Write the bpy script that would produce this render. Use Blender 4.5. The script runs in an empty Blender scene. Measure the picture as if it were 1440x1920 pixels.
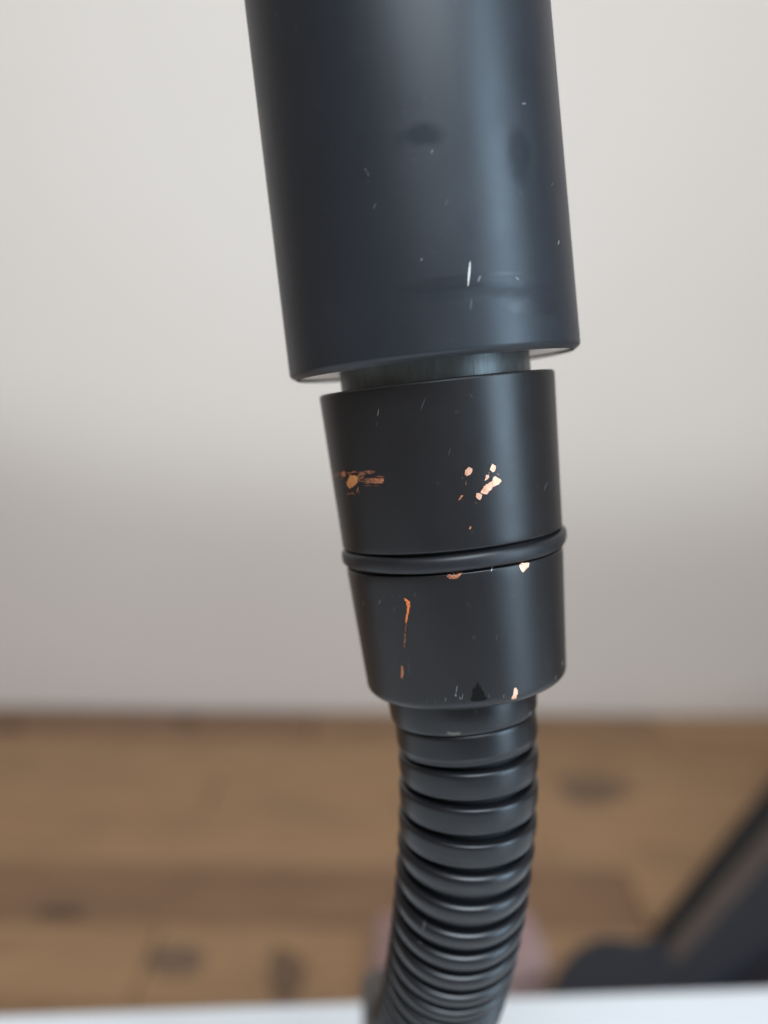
import bpy, bmesh, math, random
from mathutils import Vector, Matrix
from mathutils.bvhtree import BVHTree
R = math.radians
scene = bpy.context.scene
COL = scene.collection
random.seed(7)

# ------------------------------------------------------------------ camera
F, U0, V0 = 1700.0, 720.0, 960.0            # focal length and centre, in pixels of the 1440x1920 photograph
PITCH, ROLL = R(10.0), R(0.75)
CAM_Z = 0.38                                # camera height above the wooden surface (metres)
cam_data = bpy.data.cameras.new('camera')
cam = bpy.data.objects.new('camera', cam_data)
COL.objects.link(cam)
CAM = Matrix.Translation((0, 0, CAM_Z)) @ Matrix.Rotation(math.pi / 2 - PITCH, 4, 'X') @ Matrix.Rotation(ROLL, 4, 'Z')
cam.matrix_world = CAM
cam_data.sensor_fit = 'VERTICAL'
cam_data.sensor_height = 36.0
cam_data.sensor_width = 27.0
cam_data.lens = F / 1920.0 * 36.0
cam_data.clip_start = 0.005
cam_data.clip_end = 50
cam_data.dof.use_dof = True
cam_data.dof.focus_distance = 0.1035
cam_data.dof.aperture_fstop = 8.5
cam_data.dof.aperture_blades = 0
scene.camera = cam
WALL_Y0 = CAM_Z / math.tan(PITCH + math.atan(375 / F))

# ------------------------------------------------------------------ world and light
world = bpy.data.worlds.new("World")
scene.world = world
world.use_nodes = True
bg = world.node_tree.nodes['Background']
bg.inputs[0].default_value = (1.0, 0.77, 0.60, 1)
bg.inputs[1].default_value = 0.165

def area(name, loc, target, sx, sy, power, color, spread=180):
    d = bpy.data.lights.new(name, 'AREA')
    d.shape = 'RECTANGLE'; d.size = sx; d.size_y = sy
    d.energy = power; d.color = color; d.spread = R(spread)
    o = bpy.data.objects.new(name, d); COL.objects.link(o)
    o.location = loc
    o.rotation_euler = (Vector(target) - Vector(loc)).to_track_quat('-Z', 'Y').to_euler()
    return o
# the window: to the right of and behind the camera
area('window_light', (1.35, -0.70, 0.72), (0, 0.12, 0.40), 0.62, 1.35, 4.6, (0.57, 0.79, 1.0), 75)
# daylight from overhead, right above the worktop
area('room_light', (0.12, -0.48, 1.08), (0.03, 0.25, 0.2), 0.62, 0.46, 13.0, (0.79, 0.90, 1.0))
# added spot for the brighter upper wall; its cone edge makes the soft shade line
sp = bpy.data.lights.new('added_wall_spot', 'SPOT')
sp.energy = 128; sp.color = (.82, 0.95, 1.03); sp.spot_size = R(80); sp.spot_blend = 0.09; sp.shadow_soft_size = 0.06
so = bpy.data.objects.new('added_wall_spot', sp); COL.objects.link(so)
so.location = (-0.25, -2.0, 1.9)
so.rotation_euler = (Vector((0, WALL_Y0, 1.9 + math.hypot(.25, 2.92) * math.tan(R(9.4)))) - so.location).to_track_quat('-Z', 'Y').to_euler()

scene.view_settings.view_transform = 'Standard'
scene.view_settings.look = 'None'
scene.view_settings.exposure = 0.06
scene.view_settings.gamma = 1
scene.cycles.use_denoising = True
scene.cycles.max_bounces = 8

# ------------------------------------------------------------------ helpers
def cam_pt(u, v, Z):
    """a point of camera space at depth Z"""
    return Vector(((u - U0) / F * Z, -(v - V0) / F * Z, -Z))

def on_plane(u, v, z):
    o = CAM.translation
    d = (CAM.to_3x3() @ cam_pt(u, v, 1.0))
    t = (z - o.z) / d.z
    return o + d * t

def link(name, bm, mat, parent=None, smooth=True, label=None):
    me = bpy.data.meshes.new(name)
    bm.normal_update()
    bm.to_mesh(me); bm.free()
    if smooth:
        for p in me.polygons: p.use_smooth = True
    o = bpy.data.objects.new(name, me)
    me.materials.append(mat)
    COL.objects.link(o)
    if parent: o.parent = parent
    if label: o['label'] = label
    return o

def thing(name, label, cat, mw, group=None):
    o = bpy.data.objects.new(name, None); COL.objects.link(o)
    o.empty_display_size = 0.01
    o.matrix_world = mw
    o['label'] = label; o['category'] = cat
    if group: o['group'] = group
    return o

def bevel_sharp(bm, w, ang=30, seg=2):
    es = [e for e in bm.edges if len(e.link_faces) == 2 and e.calc_face_angle(0) > R(ang)]
    if es: bmesh.ops.bevel(bm, geom=es, offset=w, segments=seg, affect='EDGES', profile=0.6)

def lathe(profile, n=192, closed=False):
    """profile: (z, r) points turned round the local Z axis"""
    bm = bmesh.new()
    rings = []
    for z, r in profile:
        rings.append([bm.verts.new((r * math.cos(2 * math.pi * k / n), r * math.sin(2 * math.pi * k / n), z)) for k in range(n)])
    m = len(rings)
    for i in range(m if closed else m - 1):
        a, b = rings[i], rings[(i + 1) % m]
        for k in range(n):
            bm.faces.new((a[k], a[(k + 1) % n], b[(k + 1) % n], b[k]))
    bmesh.ops.recalc_face_normals(bm, faces=bm.faces)
    return bm

def rounded(profile, rad, seg=4):
    """round the corners of a (z, r) profile: rad is one radius per point"""
    out = []
    P = [Vector(p) for p in profile]
    for i, p in enumerate(P):
        q = rad[i] if isinstance(rad, (list, tuple)) else rad
        if i in (0, len(P) - 1) or q <= 0:
            out.append(tuple(p)); continue
        a = (P[i - 1] - p); b = (P[i + 1] - p)
        q = min(q, a.length * .49, b.length * .49)
        a.normalize(); b.normalize()
        s, e = p + a * q, p + b * q
        for k in range(seg + 1):
            t = k / seg
            out.append(tuple(s * (1 - t) ** 2 + p * 2 * t * (1 - t) + e * t * t))
    return out

# ------------------------------------------------------------------ materials
class NT:
    def __init__(s, name):
        s.m = bpy.data.materials.new(name); s.m.use_nodes = True
        s.t = s.m.node_tree; s.b = s.t.nodes['Principled BSDF']
    def n(s, typ, **kw):
        x = s.t.nodes.new(typ)
        for k, v in kw.items():
            if k in x.inputs.keys(): x.inputs[k].default_value = v
            else: setattr(x, k, v)
        return x
    def l(s, a, b): s.t.links.new(a, b)
    def noise(s, scale, detail=4, rough=.55, vec=None, stretch=None, coord='Object'):
        tc = s.n('ShaderNodeTexCoord'); mp = s.n('ShaderNodeMapping')
        if stretch: mp.inputs['Scale'].default_value = stretch
        s.l(tc.outputs[coord], mp.inputs['Vector'])
        nz = s.n('ShaderNodeTexNoise'); nz.inputs['Scale'].default_value = scale
        nz.inputs['Detail'].default_value = detail; nz.inputs['Roughness'].default_value = rough
        s.l(mp.outputs[0], nz.inputs['Vector'])
        return nz.outputs['Fac']
    def ramp(s, fac, stops, interp='LINEAR'):
        r = s.n('ShaderNodeValToRGB'); r.color_ramp.interpolation = interp
        e = r.color_ramp.elements
        while len(e) < len(stops): e.new(0.5)
        for i, (p, c) in enumerate(stops):
            e[i].position = p
            e[i].color = (c, c, c, 1) if isinstance(c, (int, float)) else (*c, 1)
        s.l(fac, r.inputs[0]); return r.outputs[0]
    def math(s, op, a, b=None, clamp=False):
        m = s.n('ShaderNodeMath', operation=op, use_clamp=clamp)
        for i, x in enumerate((a, b)):
            if x is None: continue
            if isinstance(x, (int, float)): m.inputs[i].default_value = x
            else: s.l(x, m.inputs[i])
        return m.outputs[0]
    def mix(s, fac, a, b):
        m = s.n('ShaderNodeMix', data_type='RGBA')
        for i, x in ((0, fac), (6, a), (7, b)):
            if isinstance(x, (int, float)): m.inputs[i].default_value = x
            elif isinstance(x, tuple): m.inputs[i].default_value = (*x, 1)
            else: s.l(x, m.inputs[i])
        return m.outputs[2]
    def bump(s, h, strength, dist):
        b = s.n('ShaderNodeBump'); b.inputs['Strength'].default_value = strength; b.inputs['Distance'].default_value = dist
        s.l(h, b.inputs['Height']); s.l(b.outputs[0], s.b.inputs['Normal']); return b
    def set(s, **kw):
        for k, v in kw.items():
            k = k.replace('_', ' ')
            i = s.b.inputs[k]
            if isinstance(v, (int, float)): i.default_value = v
            elif isinstance(v, tuple): i.default_value = (*v, 1)
            else: s.l(v, i)

def black_paint(name, base, r0, r1, patches=(), spec=.5, bumpk=.12, greasy=()):
    """satin black paint; patches: (x, y, z, rx, rz, roughness change) finger smudges in local metres"""
    a = NT(name)
    big = a.noise(90, 5, .6)
    rg = a.ramp(big, [(.3, r0), (.75, r1)])
    fine = a.noise(5200, 3, .6)
    wipe = a.noise(260, 4, .65, stretch=(1, 1, .18))
    rgh = a.math('ADD', rg, a.math('MULTIPLY', a.math('SUBTRACT', wipe, .5), .10))
    if patches:
        tc = a.n('ShaderNodeTexCoord'); sx = a.n('ShaderNodeSeparateXYZ'); a.l(tc.outputs['Object'], sx.inputs[0])
        wob = a.noise(380, 3, .6)
        for (x, z, rx, rz, amt) in patches:
            dx = a.math('MULTIPLY', a.math('SUBTRACT', sx.outputs[0], x), 1 / rx)
            dz = a.math('MULTIPLY', a.math('SUBTRACT', sx.outputs[2], z), 1 / rz)
            d = a.math('SQRT', a.math('ADD', a.math('MULTIPLY', dx, dx), a.math('MULTIPLY', dz, dz)))
            d = a.math('ADD', d, a.math('MULTIPLY', a.math('SUBTRACT', wob, .5), .9))
            m = a.ramp(d, [(.55, 1.0), (1.0, 0.0)], 'EASE')
            rgh = a.math('ADD', rgh, a.math('MULTIPLY', m, amt))
    a.set(Roughness=rgh)
    if greasy:
        tc = a.n('ShaderNodeTexCoord'); sx = a.n('ShaderNodeSeparateXYZ'); a.l(tc.outputs['Object'], sx.inputs[0])
        wob = a.noise(300, 3, .6); sl = None
        for (x, z, rx, rz, amt) in greasy:
            dx = a.math('MULTIPLY', a.math('SUBTRACT', sx.outputs[0], x), 1 / rx)
            dz = a.math('MULTIPLY', a.math('SUBTRACT', sx.outputs[2], z), 1 / rz)
            d = a.math('SQRT', a.math('ADD', a.math('MULTIPLY', dx, dx), a.math('MULTIPLY', dz, dz)))
            d = a.math('ADD', d, a.math('MULTIPLY', a.math('SUBTRACT', wob, .5), 1.1))
            m = a.math('MULTIPLY', a.ramp(d, [(.35, 1.0), (1.0, 0.0)], 'EASE'), amt)
            sl = m if sl is None else a.math('MAXIMUM', sl, m)
        spec_sock = a.math('SUBTRACT', spec, sl)
    dust = a.ramp(a.noise(900, 2, .5), [(.70, 0.0), (.80, 1.0)])
    a.set(Base_Color=a.mix(a.math('MULTIPLY', dust, .05), base, (.35, .34, .33)))
    a.set(**{'Specular_IOR_Level': spec_sock if greasy else spec})
    a.bump(fine, bumpk, .00003)
    return a.m

def flat(name, color, rough, metallic=0.0, spec=.5, var=.0, vscale=400, bump=0):
    a = NT(name)
    if var:
        nz = a.noise(vscale, 4, .6)
        c0 = tuple(x * (1 - var) for x in color); c1 = tuple(min(1, x * (1 + var)) for x in color)
        a.set(Base_Color=a.ramp(nz, [(.3, c0), (.7, c1)]))
        if bump: a.bump(nz, bump, .0001)
    else: a.set(Base_Color=color)
    a.set(Roughness=rough, Metallic=metallic, Specular_IOR_Level=spec)
    return a.m

# ------------------------------------------------------------------ the tap hose: frame of its straight part
P1 = cam_pt(817, 717, 0.116)                       # axis at the top of the sleeve
AX = Vector((0.11025, -0.98839, -0.10453)).normalized()   # down the hose, camera space
zc = -AX
xc = (Vector((1, 0, 0)) - zc * zc.x).normalized()
yc = zc.cross(xc)
FR = Matrix((xc, yc, zc)).transposed().to_4x4()
FR.translation = P1
ROOT = CAM @ FR                                    # local: z up the tap, y away from the camera
INV = ROOT.inverted()

# direction of the hose below the collar: (tilt away, lean) along its length
S0 = 0.0455
TK = [0, .010, .018, .026, .034, .042, .050, .060, .075, .10]
TT = [6, 10, 17, 24, 29, 35, 42, 49, 58, 64]
TD = [3.2, -0.5, -3.0, -3.8, -4.6, -5.2, -5.6, -6, -7, -8]
def interp(x, xs, ys):
    for i in range(len(xs) - 1):
        if x <= xs[i + 1]:
            t = (x - xs[i]) / (xs[i + 1] - xs[i]); return ys[i] * (1 - t) + ys[i + 1] * t
    return ys[-1]
PATH = []
p = P1 + AX * S0 - xc * .00065
FRi = FR.inverted()
for i in range(101):
    T, D = R(interp(i * .001, TK, TT)), R(interp(i * .001, TK, TD))
    d = Vector((math.cos(T) * math.sin(D), -math.cos(T) * math.cos(D), -math.sin(T)))
    PATH.append((FRi @ p, (FRi.to_3x3() @ d).normalized()))
    p = p + d * .001
def hose_frame(s):
    """local-space matrix at length s (m) below the collar, Z against the run of the hose"""
    i = max(0, min(99, int(s * 1000))); t = s * 1000 - i
    a, b = PATH[i], PATH[i + 1]
    o = a[0].lerp(b[0], t); z = -(a[1].lerp(b[1], max(0, min(1, t)))).normalized()
    x = (Vector((1, 0, 0)) - z * z.x).normalized(); y = z.cross(x)
    m = Matrix((x, y, z)).transposed().to_4x4(); m.translation = o
    return m

def hit_local(u, v, bvh):
    """where the view ray through (u, v) meets a surface given in local space"""
    o = INV @ CAM.translation
    d = (INV.to_3x3() @ CAM.to_3x3() @ cam_pt(u, v, 1)).normalized()
    loc, nor, _, _ = bvh.ray_cast(o, d)
    if loc is None: return None
    if nor.dot(d) > 0: nor = -nor
    return loc, nor

# smudges on the upper tube, found from where they sit on its surface
RT = 0.0184
tube_prof = rounded([(.002, .0176), (.0024, .0182), (.0027, RT), (.11, RT), (.112, RT - .002), (.112, .001)],
                    [0, .0001, .0003, .002, .0006, 0])
tube_bm = lathe(tube_prof, 256)
tube_bvh = BVHTree.FromBMesh(tube_bm)
def spot(u, v, ru, rv, amt):
    h = hit_local(u, v, tube_bvh)
    k = .112 / F
    return (h[0].x, h[0].z, ru * k, rv * k, amt)
M_tube = black_paint('satin_black_tube', (.016, .019, .024), .36, .46,
    [spot(830, 535, 110, 12, -.06), spot(940, 548, 90, 12, .07),
     spot(1010, 575, 70, 18, -.06), spot(640, 600, 70, 60, .03), spot(900, 420, 40, 40, -.02), spot(905, 515, 120, 4, -.05)],
    greasy=[spot(790, 256, 46, 26, .26), spot(970, 292, 30, 62, .22), spot(880, 545, 130, 16, .12), spot(1000, 548, 60, 20, .12)])
M_sleeve = black_paint('satin_black_sleeve', (.0105, .0100, .0108), .33, .42)
M_hose = black_paint('satin_black_hose', (.0060, .0064, .0080), .31, .39, spec=.55, bumpk=.06)
M_core = flat('dark_inner_core', (.006, .007, .009), .6)
M_rubber = flat('black_rubber', (.011, .011, .013), .45, var=.15, vscale=800, bump=.05)
M_pale = flat('pale_inner_ring', (.78, .76, .73), .28, .85, var=.06)
a = NT('grey_green_neck')
brush = a.noise(900, 3, .6, stretch=(1, 1, .25)); vert = a.noise(2600, 2, .6, stretch=(1, 1, .06))
a.set(Base_Color=a.ramp(brush, [(.3, (.085, .092, .090)), (.7, (.14, .150, .147))]), Roughness=.38, Metallic=.4)
a.bump(vert, .5, .00006); M_neck = a.m

a = NT('bare_copper')
nz = a.noise(2600, 4, .7, stretch=(1, 1, .5))
a.set(Base_Color=a.ramp(nz, [(.3, (.80, .36, .20)), (.6, (.98, .58, .40))]), Metallic=.75, Roughness=.46)
a.bump(nz, .4, .00005); M_copper = a.m
a = NT('smeared_copper')
nz = a.noise(2200, 4, .7, stretch=(.6, .6, 2.5))
a.set(Base_Color=a.ramp(nz, [(.38, (.03, .022, .020)), (.62, (.40, .16, .08))]), Metallic=.4, Roughness=.45)
M_smear = a.m
a = NT('thin_copper')
nz = a.noise(2400, 4, .7)
a.set(Base_Color=a.ramp(nz, [(.3, (.22, .07, .035)), (.65, (.62, .25, .13))]), Metallic=.5, Roughness=.42)
M_thin = a.m
M_dim_copper = flat('dim_copper', (.62, .26, .09), .45, .3, var=.2, vscale=1800)  # copper on the less lit side, its dimness put into the colour
M_orange = flat('orange_copper', (1.0, .24, .07), .40, .35, var=.2, vscale=1800)
M_rim_shade = flat('chip_edge_shade', (.006, .006, .006), .30)  # near-black outline painting in the shade at the rim of each chip
M_notch = flat('gloss_black_notch', (.004, .004, .004), .3, spec=.25)
M_s1 = flat('bright_scratch', (.62, .58, .53), .5)
M_s2 = flat('grey_scratch', (.14, .14, .14), .5)
M_s3 = flat('faint_scratch', (.050, .053, .058), .5)

tap = thing('flexible_tap_hose', 'black tap hose in the foreground with chipped sleeve showing copper above its ribbed flexible part', 'tap hose', ROOT)

def child(name, bm, mat, parent=None, label=None, smooth=True):
    return link(name, bm, mat, parent or tap, smooth, label)

# --- parts of the straight section (z = height above the sleeve's top edge)
tube = child('upper_tube', tube_bm, M_tube)
# pale recessed ring under the tube with its thin dark lip
child('inner_ring', lathe(rounded([(.0030, .01755), (.0023, .0175), (.0024, .0122)], [0, .0001, 0]), 192), M_pale,
      tube, 'pale grey recessed ring under the tube')
child('neck', lathe(rounded([(.0045, .0121), (.0010, .0121), (-.0006, .0121)], [0, 0, 0]), 256), M_neck,
      label='grey-green satin neck between the tube and the sleeve')

def cone_r(z):      # sleeve radius at height z
    return interp(-z, [0, .0211, .0392, .05], [.01500, .01415, .01302, .0124])
sl_prof = [(0, .0105), (-.0001, .01475), (-.0003, cone_r(-.0003))]
sl_prof += [(-.0003 - .0195 * k / 20, cone_r(-.0195 * k / 20)) for k in range(1, 21)]
sl_prof += [(-.01995, .01360), (-.02225, .01355), (-.0224, cone_r(-.0224) - .00005)]
sl_prof += [(-.0224 - .0160 * k / 16, cone_r(-.0224 - .0160 * k / 16)) for k in range(1, 17)]
sl_prof += [(-.0390, .01250), (-.03925, .0120), (-.0393, .0098)]
rr = [0, .0001, .0002] + [0] * 19 + [.0003, .0003, .0001, .0002] + [0] * 15 + [.0004, .0006, .0003, 0]
sl_bm = lathe(rounded(sl_prof, rr), 288)
sl_bvh = BVHTree.FromBMesh(sl_bm)
sleeve = child('sleeve', sl_bm, M_sleeve)

# rubber ring, a little loose and uneven in its groove
bm = bmesh.new(); n, m = 200, 20; rings = []
for k in range(n):
    th = 2 * math.pi * k / n
    wav = .00013 * math.sin(th * 2 + .8) + .00007 * math.sin(th * 5 + 2)
    rc = .01386 + .00007 * math.sin(th * 3 + 1)
    bul = 1 + .05 * math.sin(th * 7)
    if abs(((th + math.pi) % (2 * math.pi)) - math.pi) < .12: rc += .00013
    ring = []
    for j in range(m):
        ph = 2 * math.pi * j / m
        cr, cz = math.cos(ph), math.sin(ph)
        sq = (abs(cr) ** 3.0 + abs(cz) ** 3.0) ** (-1 / 3.0)
        ring.append(bm.verts.new(((rc + .00072 * bul * cr * sq) * math.cos(th), (rc + .00072 * bul * cr * sq) * math.sin(th), -.0211 + wav + .00096 * cz * sq)))
    rings.append(ring)
for k in range(n):
    for j in range(m):
        bm.faces.new((rings[k][j], rings[k][(j + 1) % m], rings[(k + 1) % n][(j + 1) % m], rings[(k + 1) % n][j]))
bmesh.ops.recalc_face_normals(bm, faces=bm.faces)
child('rubber_ring', bm, M_rubber, label='thick black rubber ring seated round the middle of the sleeve')

col_bm = lathe(rounded([(-.0380, .0094), (-.0385, .00985), (-.0415, .00985), (-.0431, .00965), (-.04345, .0094), (-.0436, .0086)],
                       [0, .0002, .0008, .0004, .0002, 0]), 224)
bmesh.ops.translate(col_bm, vec=(-.0008, 0, 0), verts=col_bm.verts)
col_bvh = BVHTree.FromBMesh(col_bm)
collar = child('collar', col_bm, M_hose)

# --- hose: dark core and ribs
RH = .00930
bm = bmesh.new(); n = 72; rings = []
for i in range(0, 96):
    fm = hose_frame(i * .001 - .001 if i else 0)
    rings.append([bm.verts.new(fm @ Vector((RH * .84 * math.cos(2 * math.pi * k / n), RH * .84 * math.sin(2 * math.pi * k / n), 0))) for k in range(n)])
for a_, b_ in zip(rings, rings[1:]):
    for k in range(n): bm.faces.new((a_[k], b_[k], b_[(k + 1) % n], a_[(k + 1) % n]))
bmesh.ops.recalc_face_normals(bm, faces=bm.faces)
hose = child('hose_core', bm, M_core)

PITCHH = .0044
def rib_mesh(frac=1.0, soft=False):
    L = PITCHH * frac
    prof = [(.00, .82), (.012, .950), (.05, .984), (.12, .997), (.22, 1.0), (.44, .998), (.64, .990), (.67, .978), (.80, .970), (.855, .950), (.865, .82)]
    if soft:       # ribs of the bent part, softly rounded
        prof = [(.00, .82), (.010, .930), (.06, .965), (.14, .988), (.26, 1.0), (.38, .997), (.50, .985), (.62, .966), (.74, .945), (.83, .925), (.84, .82)]
    prof = [(-z * L, r * RH) for z, r in prof]
    return lathe(rounded(prof, [0, .0001, .00012, .0002, 0, .0002, .0001, .0001, .0001, .0001, 0], 3), 160, closed=True)
proto = None
pos = -.0001
first = True
allribs = []
for i in range(27):
    fr = .55 if i == 0 else 1.0
    s = pos
    pk = 1.0 if i < 3 else (.92 if i < 6 else (.83 if i < 9 else (.75 if i < 12 else .70)))
    fm = hose_frame(max(0, s + PITCHH * .4))
    fm = fm.copy()
    fm.translation = fm.translation + fm.to_3x3() @ Vector((0, 0, PITCHH * .4))
    tilt = Matrix.Rotation(R(random.uniform(-.5, .5) - 1.6), 4, 'Y') @ Matrix.Rotation(R(random.uniform(-.4, .4)), 4, 'X') @ Matrix.Rotation(R(random.uniform(0, 360)), 4, 'Z')
    if i == 0:      # the plain end ring under the collar
        o = child('end_ring', lathe(rounded([(-.0434, .0086), (-.04365, .00925), (-.0440, .00935), (-.0466, .00937), (-.0469, .00918), (-.0475, .00912), (-.0478, .0086)],
                                             [0, .0001, .0002, .0002, .0002, .0002, 0]), 192), M_hose)
        o.location = (-.0007, 0, 0)
        pos += PITCHH * .62
        continue
    else:
        if proto is None:
            proto = child('rib', rib_mesh(1.0), M_hose); o = proto
        elif i == 4:
            proto = child('rib', rib_mesh(1.0, True), M_hose); o = proto
        else:
            o = proto.copy(); COL.objects.link(o); o.parent = tap
        o.matrix_local = fm @ tilt @ Matrix.Diagonal((1, 1, pk, 1))
    allribs.append(o)
    pos += PITCHH * pk

# --- paint chips and scratches: thin patches that follow the surface they sit on
def patch(name, pts, bvh, mat, parent, off, step=2.4, jit=.35, seedv=0):
    rnd = random.Random(seedv + len(pts) * 31 + int(pts[0][0]))
    out = []
    for i in range(len(pts)):
        a_, b_ = Vector(pts[i]), Vector(pts[(i + 1) % len(pts)])
        k = max(1, int((b_ - a_).length / step))
        for j in range(k):
            q = a_.lerp(b_, j / k)
            if jit: q = q + Vector((rnd.uniform(-jit, jit), rnd.uniform(-jit, jit)))
            out.append(q)
    bm = bmesh.new()
    vs = [bm.verts.new((q.x, q.y, 0)) for q in out]
    try: f = bm.faces.new(vs)
    except ValueError: bm.free(); return None
    bmesh.ops.triangulate(bm, faces=bm.faces[:])
    for _ in range(3):
        es = [e for e in bm.edges if e.calc_length() > 6]
        if not es: break
        bmesh.ops.subdivide_edges(bm, edges=es, cuts=1)
        bmesh.ops.triangulate(bm, faces=bm.faces[:])
    dead = []
    for v in bm.verts:
        h = hit_local(v.co.x, v.co.y, bvh)
        if h is None: dead.append(v); continue
        v.co = h[0] + h[1] * off
    if dead: bmesh.ops.delete(bm, geom=dead, context='VERTS')
    if not bm.faces: bm.free(); return None
    return link(name, bm, mat, parent, True)

def grow(pts, d):
    c = sum((Vector(p_) for p_ in pts), Vector((0, 0))) / len(pts)
    out = []
    n = len(pts)
    area = sum(pts[i][0] * pts[(i + 1) % n][1] - pts[(i + 1) % n][0] * pts[i][1] for i in range(n))
    sg = 1 if area > 0 else -1
    for i in range(n):
        a_, b_, c_ = Vector(pts[i - 1]), Vector(pts[i]), Vector(pts[(i + 1) % n])
        t = ((b_ - a_).normalized() + (c_ - b_).normalized())
        t = t.normalized() if t.length > 1e-6 else Vector((1, 0))
        out.append(tuple(b_ + Vector((t.y, -t.x)) * d * sg))
    return out

def chip(pts, mat, bvh=None, parent=None, rim=1.4):
    bvh = bvh or sl_bvh; parent = parent or sleeve
    if rim: patch('chip_rim_shade', grow(pts, rim), bvh, M_rim_shade, parent, .000018, jit=.7)
    o = patch('paint_chip', pts, bvh, mat, parent, .00004, jit=1.05)
    return o

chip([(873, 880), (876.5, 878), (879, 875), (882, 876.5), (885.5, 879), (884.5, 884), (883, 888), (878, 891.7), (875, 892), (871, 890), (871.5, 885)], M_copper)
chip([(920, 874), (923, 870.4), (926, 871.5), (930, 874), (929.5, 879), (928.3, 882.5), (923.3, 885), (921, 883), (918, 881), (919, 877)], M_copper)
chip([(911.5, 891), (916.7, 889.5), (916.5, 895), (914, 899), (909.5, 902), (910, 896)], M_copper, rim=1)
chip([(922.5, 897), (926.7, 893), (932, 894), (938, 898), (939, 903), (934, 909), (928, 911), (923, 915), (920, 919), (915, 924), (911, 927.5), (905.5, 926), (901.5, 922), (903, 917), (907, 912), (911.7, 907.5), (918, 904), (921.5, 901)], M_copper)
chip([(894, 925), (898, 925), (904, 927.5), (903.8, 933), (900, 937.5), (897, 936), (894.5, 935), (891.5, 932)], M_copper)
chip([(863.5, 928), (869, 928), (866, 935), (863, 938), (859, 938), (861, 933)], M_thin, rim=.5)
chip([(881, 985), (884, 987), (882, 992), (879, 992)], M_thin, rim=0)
chip([(651, 902), (655.5, 893), (660, 890.5), (664, 890), (671, 893), (672, 899), (671, 904), (664, 909), (657, 917), (653, 914), (650.5, 908)], M_dim_copper)
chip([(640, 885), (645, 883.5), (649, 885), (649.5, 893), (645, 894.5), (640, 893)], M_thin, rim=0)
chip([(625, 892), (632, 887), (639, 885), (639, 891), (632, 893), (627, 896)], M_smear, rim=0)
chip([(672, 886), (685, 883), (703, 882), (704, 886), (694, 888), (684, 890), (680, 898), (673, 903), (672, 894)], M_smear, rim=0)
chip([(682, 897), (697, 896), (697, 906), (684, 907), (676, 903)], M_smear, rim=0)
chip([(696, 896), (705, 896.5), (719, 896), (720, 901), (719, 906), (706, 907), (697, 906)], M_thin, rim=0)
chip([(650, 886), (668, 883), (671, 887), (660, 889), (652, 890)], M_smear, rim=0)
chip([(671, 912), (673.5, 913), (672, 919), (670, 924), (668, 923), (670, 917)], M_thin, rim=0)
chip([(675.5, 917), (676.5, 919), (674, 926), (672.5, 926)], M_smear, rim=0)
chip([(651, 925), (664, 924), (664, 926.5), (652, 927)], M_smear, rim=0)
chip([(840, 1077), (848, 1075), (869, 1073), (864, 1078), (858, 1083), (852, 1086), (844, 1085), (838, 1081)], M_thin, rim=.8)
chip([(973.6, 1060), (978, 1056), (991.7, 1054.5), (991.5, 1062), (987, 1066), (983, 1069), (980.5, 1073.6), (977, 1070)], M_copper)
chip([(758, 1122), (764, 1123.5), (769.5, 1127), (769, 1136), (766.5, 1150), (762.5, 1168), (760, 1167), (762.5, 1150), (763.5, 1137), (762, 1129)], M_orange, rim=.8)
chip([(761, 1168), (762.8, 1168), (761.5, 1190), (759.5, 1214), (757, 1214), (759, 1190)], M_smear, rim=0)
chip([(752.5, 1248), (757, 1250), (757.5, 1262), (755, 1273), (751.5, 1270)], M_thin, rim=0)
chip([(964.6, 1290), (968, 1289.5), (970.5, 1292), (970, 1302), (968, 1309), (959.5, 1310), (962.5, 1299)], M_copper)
for q in [(652, 887, 700, 885, 1.4, M_smear), (676, 910, 716, 911, 1.2, M_smear), (628, 897, 650, 897, 1.2, M_smear), (704, 893, 722, 893, 1.2, M_thin), (660, 919, 668, 930, 1.2, M_smear),
          (915, 888, 919, 884, 1.2, M_thin), (868, 893, 866, 899, 1.2, M_smear), (931, 887, 936, 891, 1.3, M_thin), (890, 941, 894, 944, 1.2, M_smear), (874, 900, 873, 912, .9, M_smear)]:
    a_, b_ = Vector(q[:2]), Vector(q[2:4]); nn_ = Vector((-(b_ - a_).y, (b_ - a_).x)).normalized() * q[4] / 2
    patch('copper_streak', [tuple(a_), tuple(a_.lerp(b_, .3) - nn_), tuple(a_.lerp(b_, .7) - nn_ * .7), tuple(b_), tuple(a_.lerp(b_, .7) + nn_ * .8), tuple(a_.lerp(b_, .3) + nn_)], sl_bvh, q[5], sleeve, .000045, step=3, jit=.3)
patch('paint_notch', [(894, 1281), (897, 1279), (900, 1288), (902, 1286), (905, 1296), (908, 1299), (909, 1306), (914, 1311), (900, 1315), (884, 1315), (882, 1310), (887, 1304), (888, 1297), (886, 1293), (891, 1288)], sl_bvh, M_notch, sleeve, .00002, jit=.8)

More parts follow.
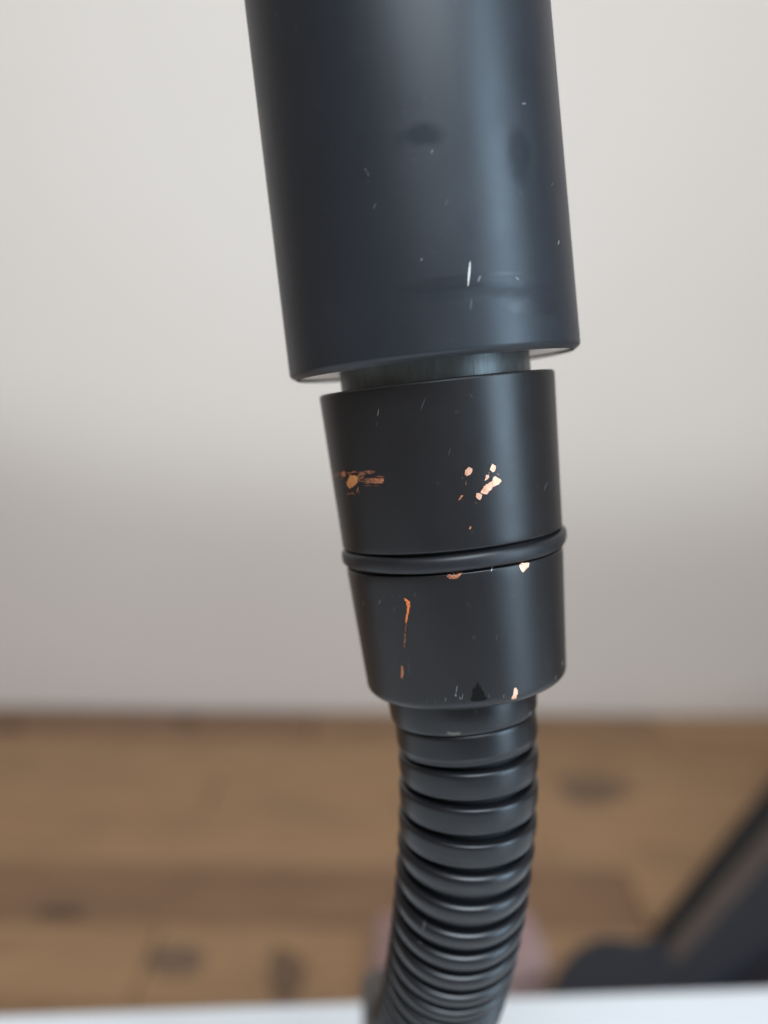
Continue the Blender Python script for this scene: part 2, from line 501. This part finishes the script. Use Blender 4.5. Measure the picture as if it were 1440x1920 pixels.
def scratch(u0, v0, u1, v1, w, mat, bvh, parent, off=.00003):
    a_, b_ = Vector((u0, v0)), Vector((u1, v1)); t = (b_ - a_).normalized(); nn = Vector((-t.y, t.x)) * w / 2
    m1, m2 = a_.lerp(b_, .3), a_.lerp(b_, .7)
    pts = [a_ - nn * .3, m1 - nn, m2 - nn * .9, b_ - nn * .3, b_ + nn * .3, m2 + nn, m1 + nn * .9, a_ + nn * .3]
    return patch('scratch', [tuple(q) for q in pts], bvh, mat, parent, off, step=4, jit=.15)
for q in [(881.5, 490, 877.5, 536, 3.6, M_s1), (901, 516, 896, 529, 3.4, M_s2), (966, 519, 973, 525, 4, M_s2), (791.5, 484, 789.5, 490, 2.4, M_s2),
          (811, 280, 809, 288, 2.4, M_s2), (684, 315, 687, 322, 4, M_s3), (689, 322, 691, 331, 4, M_s3), (705, 381, 700, 392, 4, M_s3), (978, 195, 986, 194, 3.5, M_s2),
          (1048, 450, 1046, 459, 3, M_s2), (840, 373, 834, 387, 2.5, M_s3), (1036, 342, 1034, 349, 3, M_s3),
          (884, 560, 882, 582, 4, M_s3)]:
    scratch(*q, tube_bvh, tube)
for q in [(710, 766, 708.5, 781, 1.6, M_s2), (708, 790, 706, 799, 1.2, M_s3), (970, 909, 952, 927, 1.8, M_s3), (798, 746, 789, 768, 1.4, M_s3), (1026, 902, 1019, 921, 1.6, M_s3),
          (880, 738, 886, 746, 1.6, M_s3), (923.5, 1063, 921, 1071, 2, M_s1), (682.5, 1127, 680, 1136, 1.6, M_s2), (713, 1124, 711, 1133, 2, M_s2), (741.5, 1137, 738, 1149, 1.6, M_s3),
          (736, 1115, 735, 1122, 1.4, M_s3), (1055, 1237, 1053, 1249, 1.1, M_s2), (1043, 1266, 1041, 1275, 1.1, M_s2), (857.5, 1285, 855, 1300, 1.6, M_s2), (854, 1300, 855, 1306, 3, M_s2),
          (868, 1300, 866, 1312, 1.4, M_s2), (861, 1306, 864, 1312, 1.8, M_s2), (836, 1308, 835, 1315, 1.4, M_s2), (945, 1301, 944, 1308, 1.2, M_s2), (706, 1150, 705, 1156, 1.2, M_s3),
          (1012, 1147, 1011, 1151, 1.6, M_s3), (932, 1190, 930, 1200, 1.4, M_s3), (742, 1230, 741, 1238, 1.4, M_s3), (779, 1110, 778, 1120, 1.4, M_s3), (720, 1185, 719, 1191, 1.2, M_s3),
          (765, 1240, 769, 1266, 1.6, M_s3), (916, 1300, 918, 1310, 1.6, M_s3), (800, 1312, 799, 1317, 1.4, M_s3), (817, 1313, 816, 1317, 1.4, M_s3), (845, 840, 840, 856, 1, M_s3)]:
    scratch(*q, sl_bvh, sleeve)
for q in [(995.5, 1333, 992, 1343, 2.0, M_s2), (962, 1362, 961, 1369, 1.8, M_s2), (893, 1330, 892, 1340, 1.6, M_s3), (779, 1366, 776, 1366, 2, M_s3), (739, 1312, 780, 1322, 2, M_s3)]:
    scratch(*q, col_bvh, collar)
patch('lip_glint', [(838, 1371), (850, 1373), (864, 1372), (863, 1377), (850, 1378.5), (839, 1376.5)], col_bvh, flat('lip_glint_metal', (.12, .12, .10), .35, .5), collar, .00004, jit=.3)  # metal glint on the collar lip, painted as a lighter patch
# two hair scratches on the lower ribs
bpy.context.view_layer.update()
for (u0, v0, u1, v1, idx) in [(797, 1727, 793, 1745, None), (788, 1766, 786, 1774, None)]:
    for o in allribs:
        bmr = bmesh.new(); bmr.from_mesh(o.data); bmr.transform(o.matrix_local)
        b_ = BVHTree.FromBMesh(bmr); bmr.free()
        h0, h1 = hit_local(u0, v0, b_), hit_local(u1, v1, b_)
        cam_l = INV @ CAM.translation
        if h0 and h1 and (h0[0] - h1[0]).length < .0035 and (h0[0] - cam_l).length < .1385 and h0[0].y < hose_frame(.03).translation.y:
            so_ = scratch(u0, v0, u1, v1, 1.6, M_s2, b_, tap)
            break

# ------------------------------------------------------------------ background
WALL_Y = WALL_Y0
# wall
a = NT('painted_wall')
nz = a.noise(3.0, 5, .55); fine = a.noise(220, 3, .6)
a.set(Base_Color=a.ramp(nz, [(.3, (.735, .635, .555)), (.7, (.765, .665, .585))]), Roughness=.7)
a.bump(fine, .08, .001)
bm = bmesh.new()
bmesh.ops.create_cube(bm, size=1)
bmesh.ops.scale(bm, vec=(4.0, .10, 2.6), verts=bm.verts)
bmesh.ops.translate(bm, vec=(0, WALL_Y + .05, 1.3 - .002), verts=bm.verts)
bevel_sharp(bm, .004)
wall = link('wall', bm, a.m, None, False)
wall['kind'] = 'structure'

# wooden surface of separate boards
M_wood = []
for i, (d, l_) in enumerate([((0.259, 0.139, 0.061), (0.414, 0.235, 0.109)), ((0.217, 0.114, 0.052), (0.363, 0.202, 0.094)), ((0.302, 0.162, 0.075), (0.446, 0.258, 0.122)), ((0.198, 0.100, 0.048), (0.310, 0.166, 0.081))]):
    a = NT('oak_board_%s' % 'abcd'[i])
    g = a.noise(14, 6, .62, stretch=(1, 9, 1)); h = a.noise(5 + i, 3, .5, stretch=(1, 2.2, 1))
    base = a.ramp(g, [(.3, d), (.72, l_)])
    kn = a.ramp(h, [(.30, (.45, .42, .42)), (.46, (1, 1, 1))])
    mx = a.n('ShaderNodeMix', data_type='RGBA', blend_type='MULTIPLY'); mx.inputs[0].default_value = .45
    a.l(base, mx.inputs[6]); a.l(kn, mx.inputs[7])
    a.set(Base_Color=mx.outputs[2], Roughness=.5)
    a.bump(g, .2, .001); M_wood.append(a.m)
floor_root = bpy.data.objects.new('wooden_floor', None); COL.objects.link(floor_root)
bm = bmesh.new(); bmesh.ops.create_cube(bm, size=1)
bmesh.ops.scale(bm, vec=(3.6, 2.2, .02), verts=bm.verts)
bmesh.ops.translate(bm, vec=(0, WALL_Y - 1.1, -.028), verts=bm.verts)
fl = link('wooden_floor', bm, flat('board_underlay', (.05, .03, .02), .9), None, False)
COL.objects.unlink(floor_root); bpy.data.objects.remove(floor_root)
fl.name = 'wooden_floor'; fl['kind'] = 'structure'
y = WALL_Y
rnd = random.Random(3)
row = 0
while y > .15:
    w = .074
    x = -.95 - rnd.random() * .4
    while x < .95:
        L = rnd.uniform(.35, .62)
        bm = bmesh.new(); bmesh.ops.create_cube(bm, size=1)
        bmesh.ops.scale(bm, vec=(L - .0014, w - .0014, .018 + rnd.uniform(0, .0006)), verts=bm.verts)
        bevel_sharp(bm, .0008, seg=1)
        o = link('board', bm, M_wood[rnd.choice([0, 0, 1, 2, 3, 2])], fl, False)
        o.location = (x + L / 2, y - w / 2, -.009)
        x += L
    y -= w; row += 1

# knots and dark stains in the wood (real marks of the boards, thin discs let into them)
M_knot = flat('dark_knot', (.115, .070, .050), .8, spec=.15, var=.3, vscale=60)
M_knot2 = flat('brown_knot', (.18, .11, .070), .8, spec=.15, var=.3, vscale=60)
M_knot3 = flat('faint_knot', (.21, .135, .09), .8, spec=.15, var=.2, vscale=60)
def knot(u, v, ru, rv, mat, n=22, sd=0):
    rn = random.Random(int(u * 7 + v)); bm = bmesh.new()
    c = on_plane(u, v, .0008)
    top = []
    for k in range(n):
        t = 2 * math.pi * k / n; j = rn.uniform(.75, 1.15)
        q = on_plane(u + ru * math.cos(t) * j, min(1915, v + rv * math.sin(t) * j), .0008)
        top.append(bm.verts.new(q))
    bm.faces.new(top)
    r = bmesh.ops.extrude_face_region(bm, geom=bm.faces[:])
    for g_ in r['geom']:
        if isinstance(g_, bmesh.types.BMVert): g_.co.z -= .003
    bmesh.ops.recalc_face_normals(bm, faces=bm.faces)
    o = link('knot', bm, mat, fl, False)
for q in [(115, 1712, 50, 9, M_knot), (535, 1830, 38, 55, M_knot2), (350, 1350, 20, 9, M_knot), (18, 1362, 22, 10, M_knot),
          (330, 1800, 60, 30, M_knot3), (1110, 1480, 75, 26, M_knot3), 
          ]:
    knot(*q)

# white worktop edge in front of the wood
pl, pr = None, None
WT_Z = CAM_Z - .194
A_, B_ = on_plane(0, 1899, WT_Z), on_plane(1440, 1848, WT_Z)
dirv = (B_ - A_).normalized(); A2, B2 = A_ - dirv * .5, B_ + dirv * .5
back = Vector((dirv.y, -dirv.x, 0)) * .5
bm = bmesh.new()
vs = [bm.verts.new((q.x, q.y, WT_Z)) for q in (A2, B2, B2 + back, A2 + back)]
bm.faces.new(vs)
r = bmesh.ops.extrude_face_region(bm, geom=bm.faces[:])
for g_ in r['geom']:
    if isinstance(g_, bmesh.types.BMVert): g_.co.z -= .022
bmesh.ops.recalc_face_normals(bm, faces=bm.faces)
bevel_sharp(bm, .0025, seg=4)
a = NT('white_gloss')
a.set(Base_Color=a.ramp(a.noise(12, 3), [(.3, (.78, .79, .80)), (.7, (.82, .83, .84))]), Roughness=.25)
wt = link('white_worktop', bm, a.m, None, True)
wt['label'] = 'glossy white worktop edge along the bottom of the picture, in front of the wood'; wt['category'] = 'worktop'

# grey post behind the lower hose, standing on the worktop
def prism(pts, z0, z1, mat, name, parent, bev=.002, seg=3, label=None):
    """plan outline given by pixels on the plane z1, real thickness down to z0"""
    bm = bmesh.new()
    org = parent.matrix_world.inverted() if parent else Matrix()
    f = bm.faces.new([bm.verts.new(on_plane(u, v, z1)) for u, v in pts])
    r = bmesh.ops.extrude_face_region(bm, geom=bm.faces[:])
    for g_ in r['geom']:
        if isinstance(g_, bmesh.types.BMVert): g_.co.z = z0
    bmesh.ops.recalc_face_normals(bm, faces=bm.faces)
    bevel_sharp(bm, bev, seg=seg)
    bm.transform(org)
    return link(name, bm, mat, parent, True, label)

pt = CAM @ cam_pt(722, 1842, .205)
post = thing('grey_post', 'short dark grey post on the white worktop, half hidden behind the ribbed hose', 'post',
             Matrix.Translation((pt.x, pt.y, WT_Z)))
H = pt.z - WT_Z
M_post = flat('warm_dark_grey', (.075, .062, .055), .5, var=.1)
link('post_body', lathe(rounded([(.0005, .0010), (.0005, .0036), (H, .0054), (H + .0003, .0010)], [0, .0005, .0008, 0]), 48), M_post, post)
link('post_base', lathe(rounded([(.0002, .001), (.0002, .0060), (.0022, .0057), (.0024, .0036)], [0, .0004, .0005, 0]), 48), M_post, post)

# dusty pink cloth bundle on the wood behind the hose
M_pink = NT('dusty_pink_cloth')
M_pink.set(Base_Color=M_pink.ramp(M_pink.noise(35, 4), [(.3, (.36, .22, .20)), (.7, (.44, .29, .265))]), Roughness=.9)
M_pink.bump(M_pink.noise(600, 2), .3, .001)
c = on_plane(840, 1905, 0)
zb = .0
bm = bmesh.new()
bmesh.ops.create_uvsphere(bm, u_segments=64, v_segments=32, radius=1)
for v in bm.verts:
    x_, y_, z_ = v.co
    k = (abs(x_) ** 3 + abs(y_) ** 3 + abs(z_) ** 3) ** (-1 / 3)
    fold = 1 + .05 * math.sin(x_ * 9 + y_ * 3) + .035 * math.sin(z_ * 11 + x_ * 5)
    v.co = Vector((x_ * k * .050 * fold, y_ * k * .035 * fold, max(-.99, z_ * k) * (.026 + .006 * x_) * fold + .027))
link_o = link('pink_cloth', bm, M_pink.m)
link_o.location = (c.x + .004, c.y + .01, 0)
link_o['label'] = 'dusty pink folded cloth on the wood, mostly hidden behind the ribbed hose'; link_o['category'] = 'cloth'

# dark slanting tool lying on the wood at the right
M_navy = flat('navy_black_plastic', (.005, .009, .018), .5, var=.1, spec=.4)
M_blk = flat('black_rail', (.008, .008, .008), .6, spec=.22)
M_brown = flat('dark_brown_strap', (.085, .058, .046), .6, var=.2, vscale=60)
q = on_plane(1130, 1850, 0)
tool = thing('folding_tool', 'blurred blue-black tool with a rounded end lying slantwise on the wood at the right', 'tool', Matrix.Translation((q.x, q.y, 0)))
bpy.context.view_layer.update()
prism([(1228, 1733), (1440, 1468), (1640, 1218), (1680, 1268), (1452, 1530), (1250, 1765)], .004, .040, M_blk, 'thin_rail', tool, .003, label='thin black rail along the upper side')
prism([(1236, 1775), (1446, 1528), (1676, 1256), (1700, 1298), (1462, 1592), (1262, 1812)], .002, .037, M_brown, 'strap', tool, .002, label='dark brown strip between the two rails')
prism([(1216, 1858), (1270, 1770), (1446, 1572), (1690, 1280), (1860, 1440), (1440, 1787), (1362, 1840), (1290, 1905)], .003, .036, M_navy, 'handle', tool, .006)
prism([(1022, 1900), (1026, 1862), (1040, 1822), (1058, 1794), (1080, 1770), (1108, 1755), (1136, 1750), (1164, 1752), (1190, 1757), (1212, 1752), (1236, 1742), (1262, 1775), (1284, 1830), (1282, 1900), (1240, 1990), (1060, 1990)],
      .001, .038, M_navy, 'rounded_end', tool, .006)
